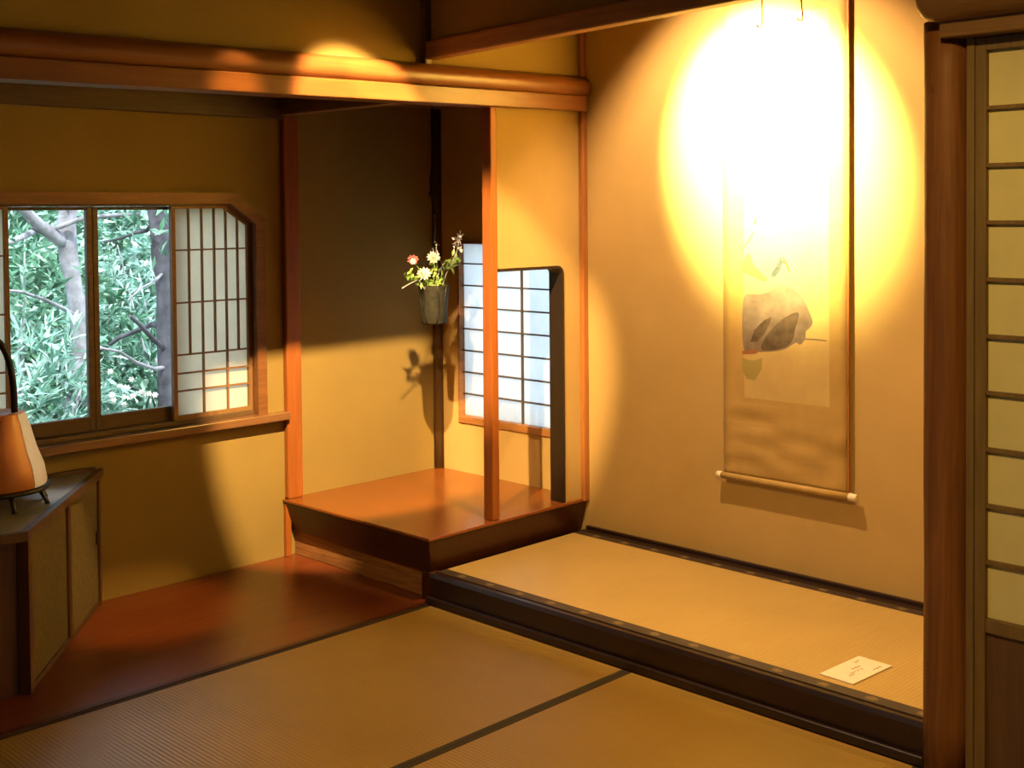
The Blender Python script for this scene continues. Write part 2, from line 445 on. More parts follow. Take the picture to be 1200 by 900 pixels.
# left screen, only its stile and first column show
t = thing('shoji_panel', (XW-.02, 1.56, .597), 'paper lattice screen cut off by the left edge of the photo, behind the lantern handle', 'paper screen', 'paper screens of the garden window')
fr = B(); y0, y1 = 1.432, on(0, XW-.03, 9.5, 350).y
fr.box(sx0, sx1, y0, y0+.016, SZ0, SZ1).box(sx0, sx1, y1-.014, y1, SZ0, SZ1).box(sx0, sx1, y0+.016, y1-.014, SZ0, SZ0+.02).box(sx0, sx1, y0+.016, y1-.014, SZ1-.016, SZ1)
mk('screen_frame', fr, 'lattice', t)
mk('paper', B().box(sx0+.003, sx0+.005, y0+.012, y1-.012, SZ0+.01, SZ1-.01), 'paper_warm', t)
for z in hz: mk('lattice_bar', B().box(sx0+.006, sx1-.001, y0+.014, y1-.013, z-.003, z+.003), 'lattice', t)
for k in range(1, 5):
    y = y0+.016+(y1-y0-.03)*k/5; mk('lattice_bar', B().box(sx0+.006, sx1-.0015, y-.003, y+.003, SZ0+.02, SZ1-.016), 'lattice', t)

# --- window 2 : paper window in the back wall
w2 = sroot('window_2', ((W2[0]+W2[1])/2, YT, W2[2]))
fr = B(); q = .012
fr.box(W2[0], W2[0]+q, YT-.006, YT+.06, W2[2], W2[3]).box(W2[1]-q, W2[1], YT-.006, YT+.06, W2[2], W2[3])
fr.box(W2[0]+q, W2[1]-q, YT-.006, YT+.06, W2[3]-q, W2[3])
mk('window_frame', fr, 'trimx', w2)
mk('window_sill', B().box(W2[0]+q, W2[1]-q, YT-.008, YT+.06, W2[2], W2[2]+.03, .002), 'trimx', w2)
t = thing('shoji_panel', ((W2[0]+W2[1])/2, YT+.03, W2[2]+.03), 'bright white paper lattice screen low in the back wall, half behind the orange post', 'paper screen')
zb = [W2[2]+.03+.0945*k for k in range(1, 8)]
mk('paper', B().box(W2[0]+q, W2[1]-q, YT+.024, YT+.026, W2[2]+.03, W2[3]-q), 'paper', t)
for z in zb: mk('lattice_bar', B().box(W2[0]+q, W2[1]-q, YT+.012, YT+.024, z-.003, z+.003), 'lattice_slate', t)
for x in (-3.735, -3.555, -3.375): mk('lattice_bar', B().box(x-.003, x+.003, YT+.0125, YT+.024, W2[2]+.03, W2[3]-q), 'lattice_slate', t)

# ================================================================== POSTS AND BEAMS
# big log beam over the alcove opening
bs = .0150   # it was hung a touch out of level
def bz(y): return 1.713+(y-1.319)*bs
t = thing('log_beam', (XP+.01, 1.2, 1.70), 'long polished brown log beam spanning over the alcove and window', 'beam')
lg = B()
cyc = XP+.002
ys = [-.8+.16*i for i in range(28)]
ys = [y for y in ys if y < 3.57]+[3.585, 3.604]
def logsec(y, f=1.0):
    z0 = bz(y)
    rr = 1+.02*noise.noise(Vector((y*1.3, .2, .7)))
    pts = []
    for k in range(20):
        a = 2*PI*k/20
        pts.append(Vector((cyc+.056*f*rr*math.cos(a), y, z0+.093+.045*f*rr*math.sin(a))))
    return pts
rings = []
for y in ys: rings.append([lg.bm.verts.new(p) for p in logsec(y)])
rings.append([lg.bm.verts.new(p) for p in logsec(3.616, .82)])
for a, b in zip(rings, rings[1:]):
    for k in range(20): lg.bm.faces.new((a[k], a[(k+1) % 20], b[(k+1) % 20], b[k])).smooth = True
lg.bm.faces.new(rings[0]); lg.bm.faces.new(rings[-1][::-1])
mk('log', lg, 'beam', t)
ya, yb = -.8, 3.594
lo = [(cyc-.056, ya), (cyc+.047, ya), (cyc+.047, yb), (cyc-.056, yb)]
pb = B()
zz = lambda y, k: bz(y)+k
vs = [(x, y, zz(y, 0)) for x, y in lo]+[(x, y, zz(y, .058)) for x, y in lo]
pb._hull(vs, [(3, 2, 1, 0), (4, 5, 6, 7), (0, 1, 5, 4), (1, 2, 6, 5), (2, 3, 7, 6), (3, 0, 4, 7)], .003)
mk('planed_rail', pb, 'beam', t)

# orange post at the open corner of the sleeve wall
pst = B().hexa([(XP-.045, 3.106), (XP+.003, 3.106), (XP+.003, 3.143), (XP-.045, 3.143)], [(XP-.045, 3.112), (XP+.003, 3.112), (XP+.003, 3.143), (XP-.045, 3.143)], ZP, bz(3.12)+.002, .004)
tag(mk('wooden_post', pst, 'postx'), 'slim orange-brown post standing on the raised platform under the beam', 'post')
# post on the left wall where the platform begins
pst = B().box(XW, XW+.028, 2.798, 2.868, ZP, 1.748, .005)
pst.box(XW, XW+.02, 2.790, 2.815, 0, ZP, .003)
tag(mk('wooden_post', pst, 'postx'), 'reddish half-round post on the left wall between window and platform', 'post')
# dark post in the alcove corner
pst = B().tube([(XW+.012, YT-.012, ZP), (XW+.012, YT-.012, .9), (XW+.012, YT-.012, 1.812)], [.024, .022, .024], 12)
tag(mk('wooden_post', pst, 'dark'), 'thin dark post in the back corner of the alcove behind the hanging vase', 'post')
# upright above the beam at the corner of the upper walls
pst = B().box(XP, XP+.026, YS-.018, YS+.012, 1.852, ZC-.005, .004)
tag(mk('wooden_post', pst, 'darky'), 'short dark upright above the beam where the two upper walls meet', 'post')
# lintel over the picture recess
def lz(x): return 1.884+(x+3.15)*.031
xa, xb = XP+.026, -1.26
lt = B()
sec = [(YS-.018, .0), (YS+.034, .0), (YS+.034, .062), (YS-.018, .062)]
vs = [(xa, y, lz(xa)+z) for y, z in sec]+[(xb, y, lz(xb)+z) for y, z in sec]
lt._hull(vs, [(0, 1, 2, 3), (7, 6, 5, 4), (0, 4, 5, 1), (1, 5, 6, 2), (2, 6, 7, 3), (3, 7, 4, 0)], .006)
tag(mk('lintel', lt, 'trimx'), 'brown squared lintel crossing the top of the scroll recess', 'lintel')

# right log post
pp = []
for i in range(15):
    z = 1.80*i/14
    pp.append((-1.3195+.002*noise.noise(Vector((0, z*2, 1))), YS+.006+.002*noise.noise(Vector((3, z*2, 0))), z))
pst = B().tube(pp, [.0555+.0015*noise.noise(Vector((z_[2]*3, 0, 0))) for z_ in pp], 24)
t = thing('log_post', (-1.3195, YS, 0), 'thick round dark-brown log post at the right of the scroll recess', 'post')
mk('trunk', pst, 'log', t)
kn = B().ball(Vector((-1.333, YS-.050, 1.64)), .007, .45, .45, 1.3)
mk('knot', kn, 'dark', t)
# header log over the right door
hp = [(-1.336, 2.72, 1.851), (-1.326, 2.72, 1.851)]+[(-1.31+.2*i, 2.72, 1.851) for i in range(15)]
t = thing('log_beam', (.1, 2.72, 1.79), 'dark brown log header with a rounded end above the right paper door', 'beam')
mk('log', B().tube(hp, [.050, .057]+[.060]*15, 20), 'logx', t)
mk('planed_rail', B().box(-1.305, 1.6, 2.725, 2.812, 1.754, 1.80, .003), 'logx', t)

# ================================================================== RIGHT DOOR (paper above, dark wainscot below)
d1 = sroot('door_1', (-.80, YS, 0))
mk('door_jamb', B().box(-1.262, -1.243, 2.775, 2.812, 0, 1.754, .002), 'lattice_dark', d1)
mk('door_track', B().box(-1.26, 1.6, 2.76, 2.815, -.05, .008, .002), 'lattice_dark', d1)
def door(x0, x1, y0, label):
    t = thing('shoji_door', ((x0+x1)/2, y0+.015, .008), label, 'sliding door', 'paper sliding doors on the right')
    fr = B(); s = .026
    fr.box(x0, x0+s, y0, y0+.03, .009, 1.752, .002).box(x1-s, x1, y0, y0+.03, .009, 1.752, .002)
    fr.box(x0+s, x1-s, y0, y0+.03, 1.722, 1.752, .002).box(x0+s, x1-s, y0, y0+.03, .372, .404, .002).box(x0+s, x1-s, y0, y0+.03, .009, .05, .002)
    mk('door_frame', fr, 'lattice_dark', t)
    mk('wainscot', B().box(x0+s, x1-s, y0+.012, y0+.02, .05, .372), 'wain', t)
    mk('paper', B().box(x0+s, x1-s, y0+.016, y0+.018, .404, 1.722), 'paper_door', t)
    for k in range(1, 10):
        z = .404+.1318*k
        mk('lattice_bar', B().box(x0+s, x1-s, y0+.004, y0+.016, z-.0045, z+.0045), 'lattice_dark', t)
    for k in (1, 2, 3):
        x = x0+s+(x1-x0-2*s)*k/4
        mk('lattice_bar', B().box(x-.004, x+.004, y0+.0045, y0+.016, .404, 1.722), 'lattice_dark', t)
door(-1.2425, -.34, 2.778, 'cream paper sliding door with horizontal bars beside the log post')

# ================================================================== RAISED PLATFORM
t = thing('raised_platform', (-3.62, 3.2, 0), 'polished orange-brown raised wooden platform filling the alcove corner', 'platform')
X0 = XW+.001
mk('top_board', B().box(X0, XP+.012, 2.786, YT-.001, ZP-.012, ZP, .003), 'slab_top', t)
mk('edge_board', B().hexa([(X0, 2.826), (XP-.022, 2.826), (XP-.022, YT-.002), (X0, YT-.002)], [(X0, 2.788), (XP+.010, 2.788), (XP+.010, YT-.002), (X0, YT-.002)], .100, ZP-.013, .002), 'slab_dark', t)
mk('kick_panel', B().box(X0+.002, XP-.062, 2.842, 2.86, .0005, .0995), 'grain', t)
mk('corner_block', B().box(XP-.062, XP-.018, 2.815, 2.862, .0005, .0995, .003), 'slab_dark', t)
mk('side_board', B().box(XP-.06, XP-.03, 2.862, YT-.002, .0005, .0995), 'slab_dark', t)

# ================================================================== PICTURE RECESS
t = thing('recess_sill', (-2.3, YS, 0), 'glossy black-brown lacquered sill along the front of the scroll recess', 'sill')
prof = [(2.800, .030), (2.797, .092), (2.803, ZT-.003), (2.822, ZT-.003), (2.822, .0005), (2.800, .0005)]
mk('front_board', B().prism(prof, 0, XP+.003, -1.372), 'lacquer', t)
mk('foot_moulding', B().box(XP-.006, -1.372, 2.782, 2.7995, .001, .026, .003), 'lacquer', t)

t = thing('tatami_mat', (-2.25, 3.2, ZT-.05), 'straw mat with crested dark edging raised inside the scroll recess', 'tatami mat')
mk('straw_surface', B().box(XP+.014, -1.30, 2.868, 3.532, ZT-.05, ZT), 'straw_toko', t)
mk('cloth_edge', B().box(XP+.014, -1.30, 2.8225, 2.868, ZT-.05, ZT+.0005), 'heri', t)
mk('cloth_edge', B().box(XP+.014, -1.30, 3.532, 3.576, ZT-.05, ZT+.0005), 'heri', t)
struct('trim_7', B().box(XP+.012, -1.29, 3.577, 3.6055, ZT-.05, ZT+.002), 'lacquer')
struct('floor_recess', B().box(XP-.03, -1.29, 2.8225, YT, .0, ZT-.0505), 'ceil')

# card on the mat
a, b, c, d = [on(2, ZT, *q) for q in ((960, 791), (1007, 770), (1045, 782), (1000, 803))]
o_ = (a+b+c+d)/4; U = ((c-b)+(d-a))/2; V = ((b-a)+(c-d))/2
def cp(u, v, z): p = o_+U*(u-.5)+V*(v-.5); return (p.x, p.y, z)
t = thing('paper_card', (o_.x, o_.y, ZT), 'small ivory card with faint writing lying on the recess mat', 'card')
cb = B(); cb._hull([cp(0, 0, ZT+.0006), cp(1, 0, ZT+.0006), cp(1, 1, ZT+.0006), cp(0, 1, ZT+.0006)]+[cp(0, 0, ZT+.004), cp(1, 0, ZT+.004), cp(1, 1, ZT+.004), cp(0, 1, ZT+.004)],
    [(3, 2, 1, 0), (4, 5, 6, 7), (0, 1, 5, 4), (1, 2, 6, 5), (2, 3, 7, 6), (3, 0, 4, 7)])
mk('sheet', cb, 'card', t)
def stroke(bb, u, v, du, dv):
    z0, z1 = ZT+.004, ZT+.0045
    bb._hull([cp(u, v, z0), cp(u+du, v, z0), cp(u+du, v+dv, z0), cp(u, v+dv, z0), cp(u, v, z1), cp(u+du, v, z1), cp(u+du, v+dv, z1), cp(u, v+dv, z1)],
        [(3, 2, 1, 0), (4, 5, 6, 7), (0, 1, 5, 4), (1, 2, 6, 5), (2, 3, 7, 6), (3, 0, 4, 7)])
rr = random.Random(3)
for (u, v0, n) in ((.18, .80, 2), (.40, .62, 3), (.55, .55, 4), (.62, .30, 2), (.82, .82, 3)):
    bb = B()
    for k in range(n):
        vv = v0-k*.075
        for j in range(3):
            stroke(bb, u+rr.uniform(-.03, .02), vv+rr.uniform(-.02, .03), rr.uniform(.02, .055), .012)
        stroke(bb, u+rr.uniform(-.01, .02), vv-.01, .012, .05)
    mk('writing', bb, 'ink', t)

# hanging scroll
YC = YT-.018
t = thing('hanging_scroll', (-2.28, YC, .41), 'tall hanging scroll painted with a bird on a grey rock, under the spotlight', 'hanging scroll')
def ripple(x, z):
    e = max(0, min(1, (.695-z)/.06))*max(0, min(1, (z-.425)/.04))
    return e*(.008*math.sin(z*52+2.5*math.sin(x*11))*noise.noise(Vector((x*4, z*6, 1.7)))+.006*noise.noise(Vector((x*5, z*20, 4))))
def sheet(name, x0, x1, z0, z1, mat, off, nx=14, nz_=90, dz=.0015):
    bb = B(); g = []
    for i in range(nx+1):
        g.append([bb.bm.verts.new((x0+(x1-x0)*i/nx, YC-off+ripple(x0+(x1-x0)*i/nx, z0+(z1-z0)*j/nz_), z0+(z1-z0)*j/nz_)) for j in range(nz_+1)])
    for i in range(nx):
        for j in range(nz_): bb.bm.faces.new((g[i][j], g[i+1][j], g[i+1][j+1], g[i][j+1])).smooth = nz_ > 10
    ret = bmesh.ops.extrude_face_region(bb.bm, geom=bb.bm.faces[:])
    bmesh.ops.translate(bb.bm, verts=[v for v in ret['geom'] if isinstance(v, bmesh.types.BMVert)], vec=(0, dz, 0))
    return mk(name, bb, mat, t)
SX0, SX1 = -2.524, -2.040
sheet('mount', SX0, SX1, .425, 2.34, 'silk', 0, 16, 120)
sheet('painting', -2.436, -2.103, .705, 2.02, 'silk_top', .0005, 2, 4, .0004)
mk('roller', B().tube([(SX0-.004, YC-.006, .420), (SX1+.01, YC-.006, .420)], .0115, 14), 'silk', t)
for xa_, xb_ in ((SX0-.022, SX0-.004), (SX1+.012, SX1+.042)):
    mk('roller_knob', B().tube([(xa_, YC-.006, .420), (xb_, YC-.006, .420)], .0125, 14), 'ivory', t)
mk('top_rod', B().tube([(SX0-.004, YC, 2.345), (SX1+.004, YC, 2.345)], .009, 10), 'trimx', t)
o = mk('side_rod', B().box(SX1+.001, SX1+.010, YC-.002, YC+.004, .432, 2.36, .002), 'trimz', t)
o['label'] = 'dark brown upright rod along the right edge'
def paint(name, pix, mat, off):
    """flat painted shape given by its outline on the scroll"""
    for _ in range(2 if len(pix) > 7 else 0):      # round the outline off
        pix = [q for a, b in zip(pix, pix[1:]+pix[:1]) for q in ((a[0]*.75+b[0]*.25, a[1]*.75+b[1]*.25), (a[0]*.25+b[0]*.75, a[1]*.25+b[1]*.75))]
    pts = [on(1, YC, *p) for p in pix]
    bb = B(); vs = [bb.bm.verts.new((p.x, YC-off+ripple(p.x, p.z), p.z)) for p in pts]
    f = bb.bm.faces.new(vs); bmesh.ops.triangulate(bb.bm, faces=[f])
    ret = bmesh.ops.extrude_face_region(bb.bm, geom=bb.bm.faces[:])
    bmesh.ops.translate(bb.bm, verts=[v for v in ret['geom'] if isinstance(v, bmesh.types.BMVert)], vec=(0, .0002, 0))
    return mk(name, bb, mat, t)
def zs(p, s=4.288, ox=840, oy=270): return (ox+p[0]/s, oy+p[1]/s)
paint('painted_rock', [zs(p) for p in ((128, 325), (170, 318), (240, 320), (330, 265), (395, 300), (440, 345), (470, 420), (485, 460), (470, 490), (440, 510), (450, 540), (420, 580), (400, 560), (380, 575), (330, 605), (230, 612), (165, 610), (128, 605))], 'rock', .0009)
paint('painted_shadow', [zs(p) for p in ((215, 606), (240, 540), (290, 480), (350, 430), (415, 405), (410, 450), (392, 500), (385, 550), (360, 580), (300, 602))], 'rock_d', .0013)
paint('painted_ledge', [zs(p) for p in ((125, 170), (150, 120), (170, 115), (180, 170), (225, 215), (262, 250), (240, 258), (190, 235), (128, 210))], 'rock_l', .0009)
paint('painted_cleft', [zs(p) for p in ((240, 450), (275, 435), (268, 465), (240, 520), (200, 560), (170, 560), (190, 500))], 'rock_d', .0013)
paint('painted_ripple', [zs(p) for p in ((440, 542), (500, 545), (553, 552), (553, 558), (500, 552), (445, 549))], 'rock', .0009)
paint('painted_reed', [zs(p) for p in ((128, 640), (180, 655), (232, 640), (225, 700), (190, 755), (150, 745), (130, 700))], 'wash_green', .0009)
paint('painted_flower', [zs(p) for p in ((130, 605), (205, 598), (205, 618), (175, 622), (130, 622))], 'rock_l', .0015)
paint('painted_bird', [zs(p) for p in ((268, 240), (280, 205), (300, 180), (312, 145), (325, 130), (345, 138), (358, 165), (350, 172), (330, 160), (322, 195), (300, 228))], 'bird', .0009)
paint('painted_beak', [zs(p) for p in ((345, 160), (356, 168), (370, 208), (364, 208), (350, 178))], 'beak', .0012)
paint('painted_twig', [zs(p) for p in ((128, 88), (160, 50), (180, 8), (186, 10), (166, 54), (132, 90))], 'rock_d', .0009)
paint('painted_twig', [zs(p) for p in ((186, -30), (192, -60), (200, -62), (196, -28))], 'rock_d', .0009)

# two hooks under the lintel
for (pu, v0, v1, lean, lab) in ((893, 8, 33, 0, 'left of two small metal hooks hanging below the lintel over the scroll'), (939, 0, 25, .004, 'right of two small metal hooks hanging below the lintel, leaning slightly')):
    yH = YS+.028
    p1 = on(1, yH, pu+(2 if lean else 0), v1-4); p0 = Vector((p1.x-lean*2, yH, lz(p1.x)+.001))
    t = thing('hook', p0, lab, 'hook', 'metal hooks under the lintel')
    c_ = [p0, (p0+p1)/2, p1]+[p1+Vector((-.008+.008*math.cos(a), 0, -.006*math.sin(a))) for a in (PI*.25, PI*.5, PI*.75, PI)]
    mk('shank', B().tube(c_, .0022, 8), 'trimz', t)
    mk('tip', B().ball(c_[-1], .003), 'ivory', t)

# ================================================================== TATAMI OF THE ROOM
def mat_(x0, x1, label, edges):
    t = thing('tatami_mat', ((x0+x1)/2, 1.9, -.055), label, 'tatami mat', 'straw mats of the room floor')
    e = .017
    mk('straw_surface', B().box(x0+e, x1-e, .982, 2.7805, -.055, 0), 'straw_y', t)
    mk('cloth_edge', B().box(x0, x0+e, .982, 2.7805, -.055, .001, .0005), 'cloth', t)
    mk('cloth_edge', B().box(x1-e, x1, .982, 2.7805, -.055, .001, .0005), 'cloth', t)
mat_(-3.1865, -2.2955, 'straw floor mat next to the polished floor boards', 0)
mat_(-2.2945, -1.377, 'straw floor mat in front of the recess sill, bottom of the photo', 0)

# ================================================================== HANGING VASE WITH FLOWERS
XV = -3.65
VC = on(0, XV, 509, 381)+Vector((0, 0, .006))
t = thing('hanging_vase', VC, 'dark tapered vase hanging in the alcove before the corner post, holding flowers', 'vase')
prof = [(.0, .0), (.047, .0), (.050, .006), (.053, .045), (.056, .10), (.0595, .150), (.060, .154), (.057, .154), (.054, .148), (.049, .05), (.0, .02)]
mk('body', B().lathe(VC, prof, 28, sx=1, sy=1), 'vase', t, True)
for k in range(8):
    a = 2*PI*k/8+.25
    pts = []
    for j in range(7):
        f = j/6; r = .0495+.0115*f; aa = a+.18*math.sin(f*PI)*(1 if k % 2 else -1)
        pts.append(VC+Vector((r*math.cos(aa), r*math.sin(aa), .004+.148*f)))
    mk('rib', B().tube(pts, .0034, 6), 'iron', t)
hang = B()
apex = VC+Vector((0, 0, .315))
for a in (.4, .4+PI):
    hang.tube([VC+Vector((.057*math.cos(a), .057*math.sin(a), .150)), VC+Vector((.03*math.cos(a), .03*math.sin(a), .25)), apex], .0015, 6)
mk('hanging_cord', hang, 'iron', t)
def lp(u, v, x=XV+.012): return on(0, x, u, v)
MOUTH = VC+Vector((0, 0, .12))
def stem(bb, p0, p1, r=.0022, bend=.02):
    mid = (p0+p1)/2+Vector((bend, 0, bend*.6)); bb.tube([p0, (p0*.6+mid*.4), mid, (mid*.5+p1*.5)+Vector((0, 0, .004)), p1], r, 6)
def tuft(bb, c, n, L, w, rnd, up_=.3, spread=.02):
    for _ in range(n):
        d = Vector((rnd.gauss(0, 1), rnd.gauss(0, 1), rnd.gauss(0, 1)+up_)).normalized()
        p = c+Vector((rnd.uniform(-1, 1), rnd.uniform(-1, 1), rnd.uniform(-1, 1)))*spread
        bb.leaf(p, d, w*rnd.uniform(.7, 1.2), L*rnd.uniform(.7, 1.2), Vector((rnd.gauss(0, .6), rnd.gauss(0, .6), 1)))
def bloom(bb, c, n, L, w, face, rnd):
    q = face.to_track_quat('Z', 'Y')
    for ring, (el, k) in enumerate(((.25, n), (.7, n-2), (1.15, max(3, n-4)))):
        for i in range(k):
            a = 2*PI*i/k+ring*.4+rnd.uniform(-.1, .1)
            d = q @ Vector((math.cos(a)*math.cos(el), math.sin(a)*math.cos(el), math.sin(el)))
            bb.leaf(c, d, w, L*(1-.18*ring), q @ Vector((0, 0, 1)))
FACE = (EYE-VC).normalized()
rnd = random.Random(11)
def flower(u, v, mat, label, n, L, w, leaves, grp=None):
    c = lp(u, v); t = thing('flower', MOUTH, label, 'flower', grp)
    bb = B(); stem(bb, MOUTH+Vector((rnd.uniform(-.02, .02), rnd.uniform(-.02, .02), -.07)), c-FACE*.004, .002); mk('stem', bb, 'leaf_s', t)
    bb = B(); bloom(bb, c, n, L, w, (FACE+Vector((0, 0, .5))).normalized(), rnd); mk('petals', bb, mat, t)
    bb = B()
    for k in range(leaves):
        p = MOUTH.lerp(c, rnd.uniform(.35, .85))
        tuft(bb, p, 3, .04, .008, rnd, .2, .008)
    mk('leaves', bb, 'leaf_s', t)
flower(484, 305, 'petal_r', 'red and white flower leaning left in the hanging vase', 9, .024, .009, 1)
bb = B(); bloom(bb, lp(484, 306.5, XV+.024), 7, .014, .006, (FACE+Vector((0, 0, .3))).normalized(), rnd)
tg = [o for o in bpy.data.objects if o.get('label', '').startswith('red and white')][0]
mk('petal_tips', bb, 'petal_w', tg)
flower(508, 302, 'petal_w', 'upper white flower in the hanging vase, higher and right of the other white one', 12, .030, .008, 2)
flower(497, 321, 'petal_w', 'lower white flower just above the rim of the hanging vase', 12, .030, .008, 3)
def sprig(pix, label, tufts, mat='leaf_s', n=14, L=.035, w=.007):
    pts = [lp(*p, XV+.012+.012*i) for i, p in enumerate(pix)]
    t = thing('leafy_sprig', MOUTH, label, 'sprig', 'green sprigs in the hanging vase')
    bb = B(); stem(bb, MOUTH+Vector((0, 0, -.06)), pts[0], .002, .005)
    if len(pts) > 1: bb.tube(pts, .0018, 6)
    mk('stem', bb, 'twig', t)
    bb = B()
    for (u, v) in tufts: tuft(bb, lp(u, v), n, L, w, rnd, .3, .012)
    mk('leaves', bb, mat, t)
sprig([(524, 318), (531, 305), (536, 292), (539, 277)], 'tall green sprig rising right of the flowers toward the paper window', [(530, 308), (533, 303), (527, 312)], n=16)
t_ = [o for o in bpy.data.objects if o.get('label', '').startswith('tall green sprig')][0]
bb = B()
for u, v in ((533, 287), (537, 280), (539, 276), (540, 293), (535, 283)): tuft(bb, lp(u, v, XV+.06), 6, .018, .006, rnd, .4, .006)
mk('buds', bb, 'petal_w', t_)
sprig([(490, 328), (481, 332), (471, 338)], 'drooping bare-tipped sprig reaching left from the hanging vase', [(488, 328), (482, 325), (492, 331), (480, 320)], n=6, L=.028)
sprig([(514, 320), (518, 312), (521, 308)], 'dark bushy sprig in the middle of the hanging vase', [(510, 330), (517, 327), (503, 332), (520, 315), (512, 318)], mat='leaf_s', n=12, L=.04, w=.006)
sprig([(512, 310), (511, 295), (512, 285)], 'thin pale bud sprig standing up in line with the dark corner post', [(511, 288), (513, 293)], mat='petal_w', n=4, L=.016, w=.004)
# dark hook on which the vase hangs
pts = [Vector((apex.x, apex.y, 1.811)), Vector((apex.x, apex.y, 1.62))]+[on(0, XV, u, v) for (u, v) in ((506, 196), (504, 212), (505, 226), (507, 240), (510, 252))]+[apex+Vector((.002, 0, .004))]
t = thing('hanging_hook', pts[0], 'dark crooked hanging hook reaching from the alcove ceiling down to the flower vase', 'hook')
mk('shaft', B().tube(pts, [.002, .002, .003, .004, .005, .004, .003, .003], 8, wob=.4), 'iron', t)
mk('knot', B().ball(on(0, XV, 504, 228), .009, .8, .8, 1.4), 'iron', t)
mk('knot', B().ball(on(0, XV, 508.5, 252), .006, .9, .9, 1), 'iron', t)

# ================================================================== CORNER CABINET
A_ = Vector((XW+.002, 2.03)); N_ = Vector((-3.405, 1.475)); zt = .467
t = thing('cabinet', (-3.75, 1.3, 0), 'low dark-brown cabinet with a slanted olive door face under the window', 'cabinet')
yE = .2
ins = .012
def footprint(o):   # plan outline, pulled in by o on the open sides
    dirv = (N_-A_).normalized(); nr = Vector((-dirv.y, dirv.x))
    if nr.y < 0: nr = -nr
    a = A_-nr*o; n = N_-nr*o; 
    k = (N_.x-o*.9-n.x)/dirv.x
    n = n+dirv*k
    a = Vector((A_.x, a.y-(a.x-A_.x)*dirv.y/dirv.x))
    return [(A_.x, yE), (n.x, yE), (n.x, n.y), (a.x, a.y)]
mk('body', B().hexa(footprint(.03), footprint(.03), .0, zt-.024), 'cab_wood', t)
mk('top_board', B().hexa(footprint(.016), footprint(.016), zt-.024, zt-.0005, .001), 'cab_top', t)
# rim moulding around the open sides
fo, fi = footprint(-.004), footprint(.017)
rm = B(); rm.hexa([fi[1], fo[1], fo[2], fi[2]], [fi[1], fo[1], fo[2], fi[2]], zt-.024, zt+.003)
rm.hexa([fi[2], fo[2], fo[3], fi[3]], [fi[2], fo[2], fo[3], fi[3]], zt-.024, zt+.003)
mk('top_rim', rm, 'cab_rim', t)
mk('wall_rim', B().box(XW+.0005, XW+.016, .3, 2.0, zt, zt+.014, .002), 'cab_rim', t)
# slanted face: posts, centre stile and two doors
dv = (N_-A_).normalized(); nr = Vector((-dv.y, dv.x)); nr = nr if nr.y > 0 else -nr
LN = (N_-A_).length
def slab(name, s0, s1, o0, o1, z0, z1, mat, par):
    q = [A_+dv*s0-nr*o1, A_+dv*s1-nr*o1, A_+dv*s1-nr*o0, A_+dv*s0-nr*o0]
    q = [(p.x, p.y) for p in q]
    return mk(name, B().hexa(q, q, z0, z1, .0015), mat, par)
slab('stile', .03, .055, -.0, .03, .0, zt-.024, 'cab_wood', t)
slab('stile', LN-.045, LN-.005, -.002, .03, .0, zt-.024, 'cab_wood', t)
slab('stile', LN*.5-.018, LN*.5+.014, -.002, .03, .02, zt-.024, 'cab_wood', t)
slab('bottom_rail', .055, LN-.045, .002, .03, .0, .018, 'cab_rim', t)
for s0, s1, pull in ((.056, LN*.5-.019, 1), (LN*.5+.015, LN-.046, 0)):
    d = slab('door', s0, s1, .006, .029, .019, zt-.0245, 'cab_cloth', t)
    if pull:
        slab('pull', s0+.012, s0+.024, .001, .006, .22, .265, 'iron', d)
        
# ================================================================== LANTERN ON THE CABINET
LC = Vector((-3.80, 1.548, zt+.0005))
view = math.atan2(-LC.y, -LC.x)         # towards the camera
t = thing('lantern', LC, 'orange drum-shaped lantern with cream side panel and black hoop handle on the cabinet', 'lantern')
zb, ztp, rb, rtp = .060, .285, .152, .094
def wallprof(): return [(rb*.985, zb), (rb, zb+.012), (rb-.008, zb+.06), ((rb+rtp)/2, (zb+ztp)/2+.004), (rtp+.008, ztp-.03), (rtp, ztp-.008), (rtp*.97, ztp)]
a_in = view+R(48); a_out = view+R(140)
mk('shell', B().lathe(LC, wallprof(), 48, a_out, a_in+2*PI), 'copper', t, True)
mk('paper_panel', B().lathe(LC, [(r+.0015, z) for r, z in wallprof()], 20, a_in, a_out), 'lpaper', t, True)
mk('lid', B().lathe(LC, [(.0, ztp-.004), (rtp*.97, ztp), (rtp*.99, ztp-.006), (rtp*.6, ztp-.02), (0, ztp-.02)], 40), 'copper', t)
mk('base_ring', B().lathe(LC, [(0, zb-.012), (rb+.010, zb-.012), (rb+.014, zb-.004), (rb+.008, zb+.002), (0, zb+.002)], 40), 'iron', t)
for a in (view+R(20), view+R(-70), view+R(110), view+R(200), view+R(72)):
    p = LC+Vector((math.cos(a), math.sin(a), 0))*(rb-.02)
    q_ = LC+Vector((math.cos(a), math.sin(a), 0))*(rb+.005)
    mk('foot', B().tube([p+Vector((0, 0, zb-.010)), p.lerp(q_, .5)+Vector((0, 0, .03)), q_+Vector((0, 0, .006)), q_+Vector((0, 0, .0005))], [.009, .007, .007, .009], 10), 'iron', t)
hp = []
rv = Vector((-math.sin(view), math.cos(view), 0))
for k in range(25):
    a = PI*k/24
    hp.append(LC+rv*(.062*math.cos(a))+Vector((0, 0, ztp-.006+.235*math.sin(a)**.75)))
mk('handle', B().tube(hp, .0105, 10), 'iron', t)

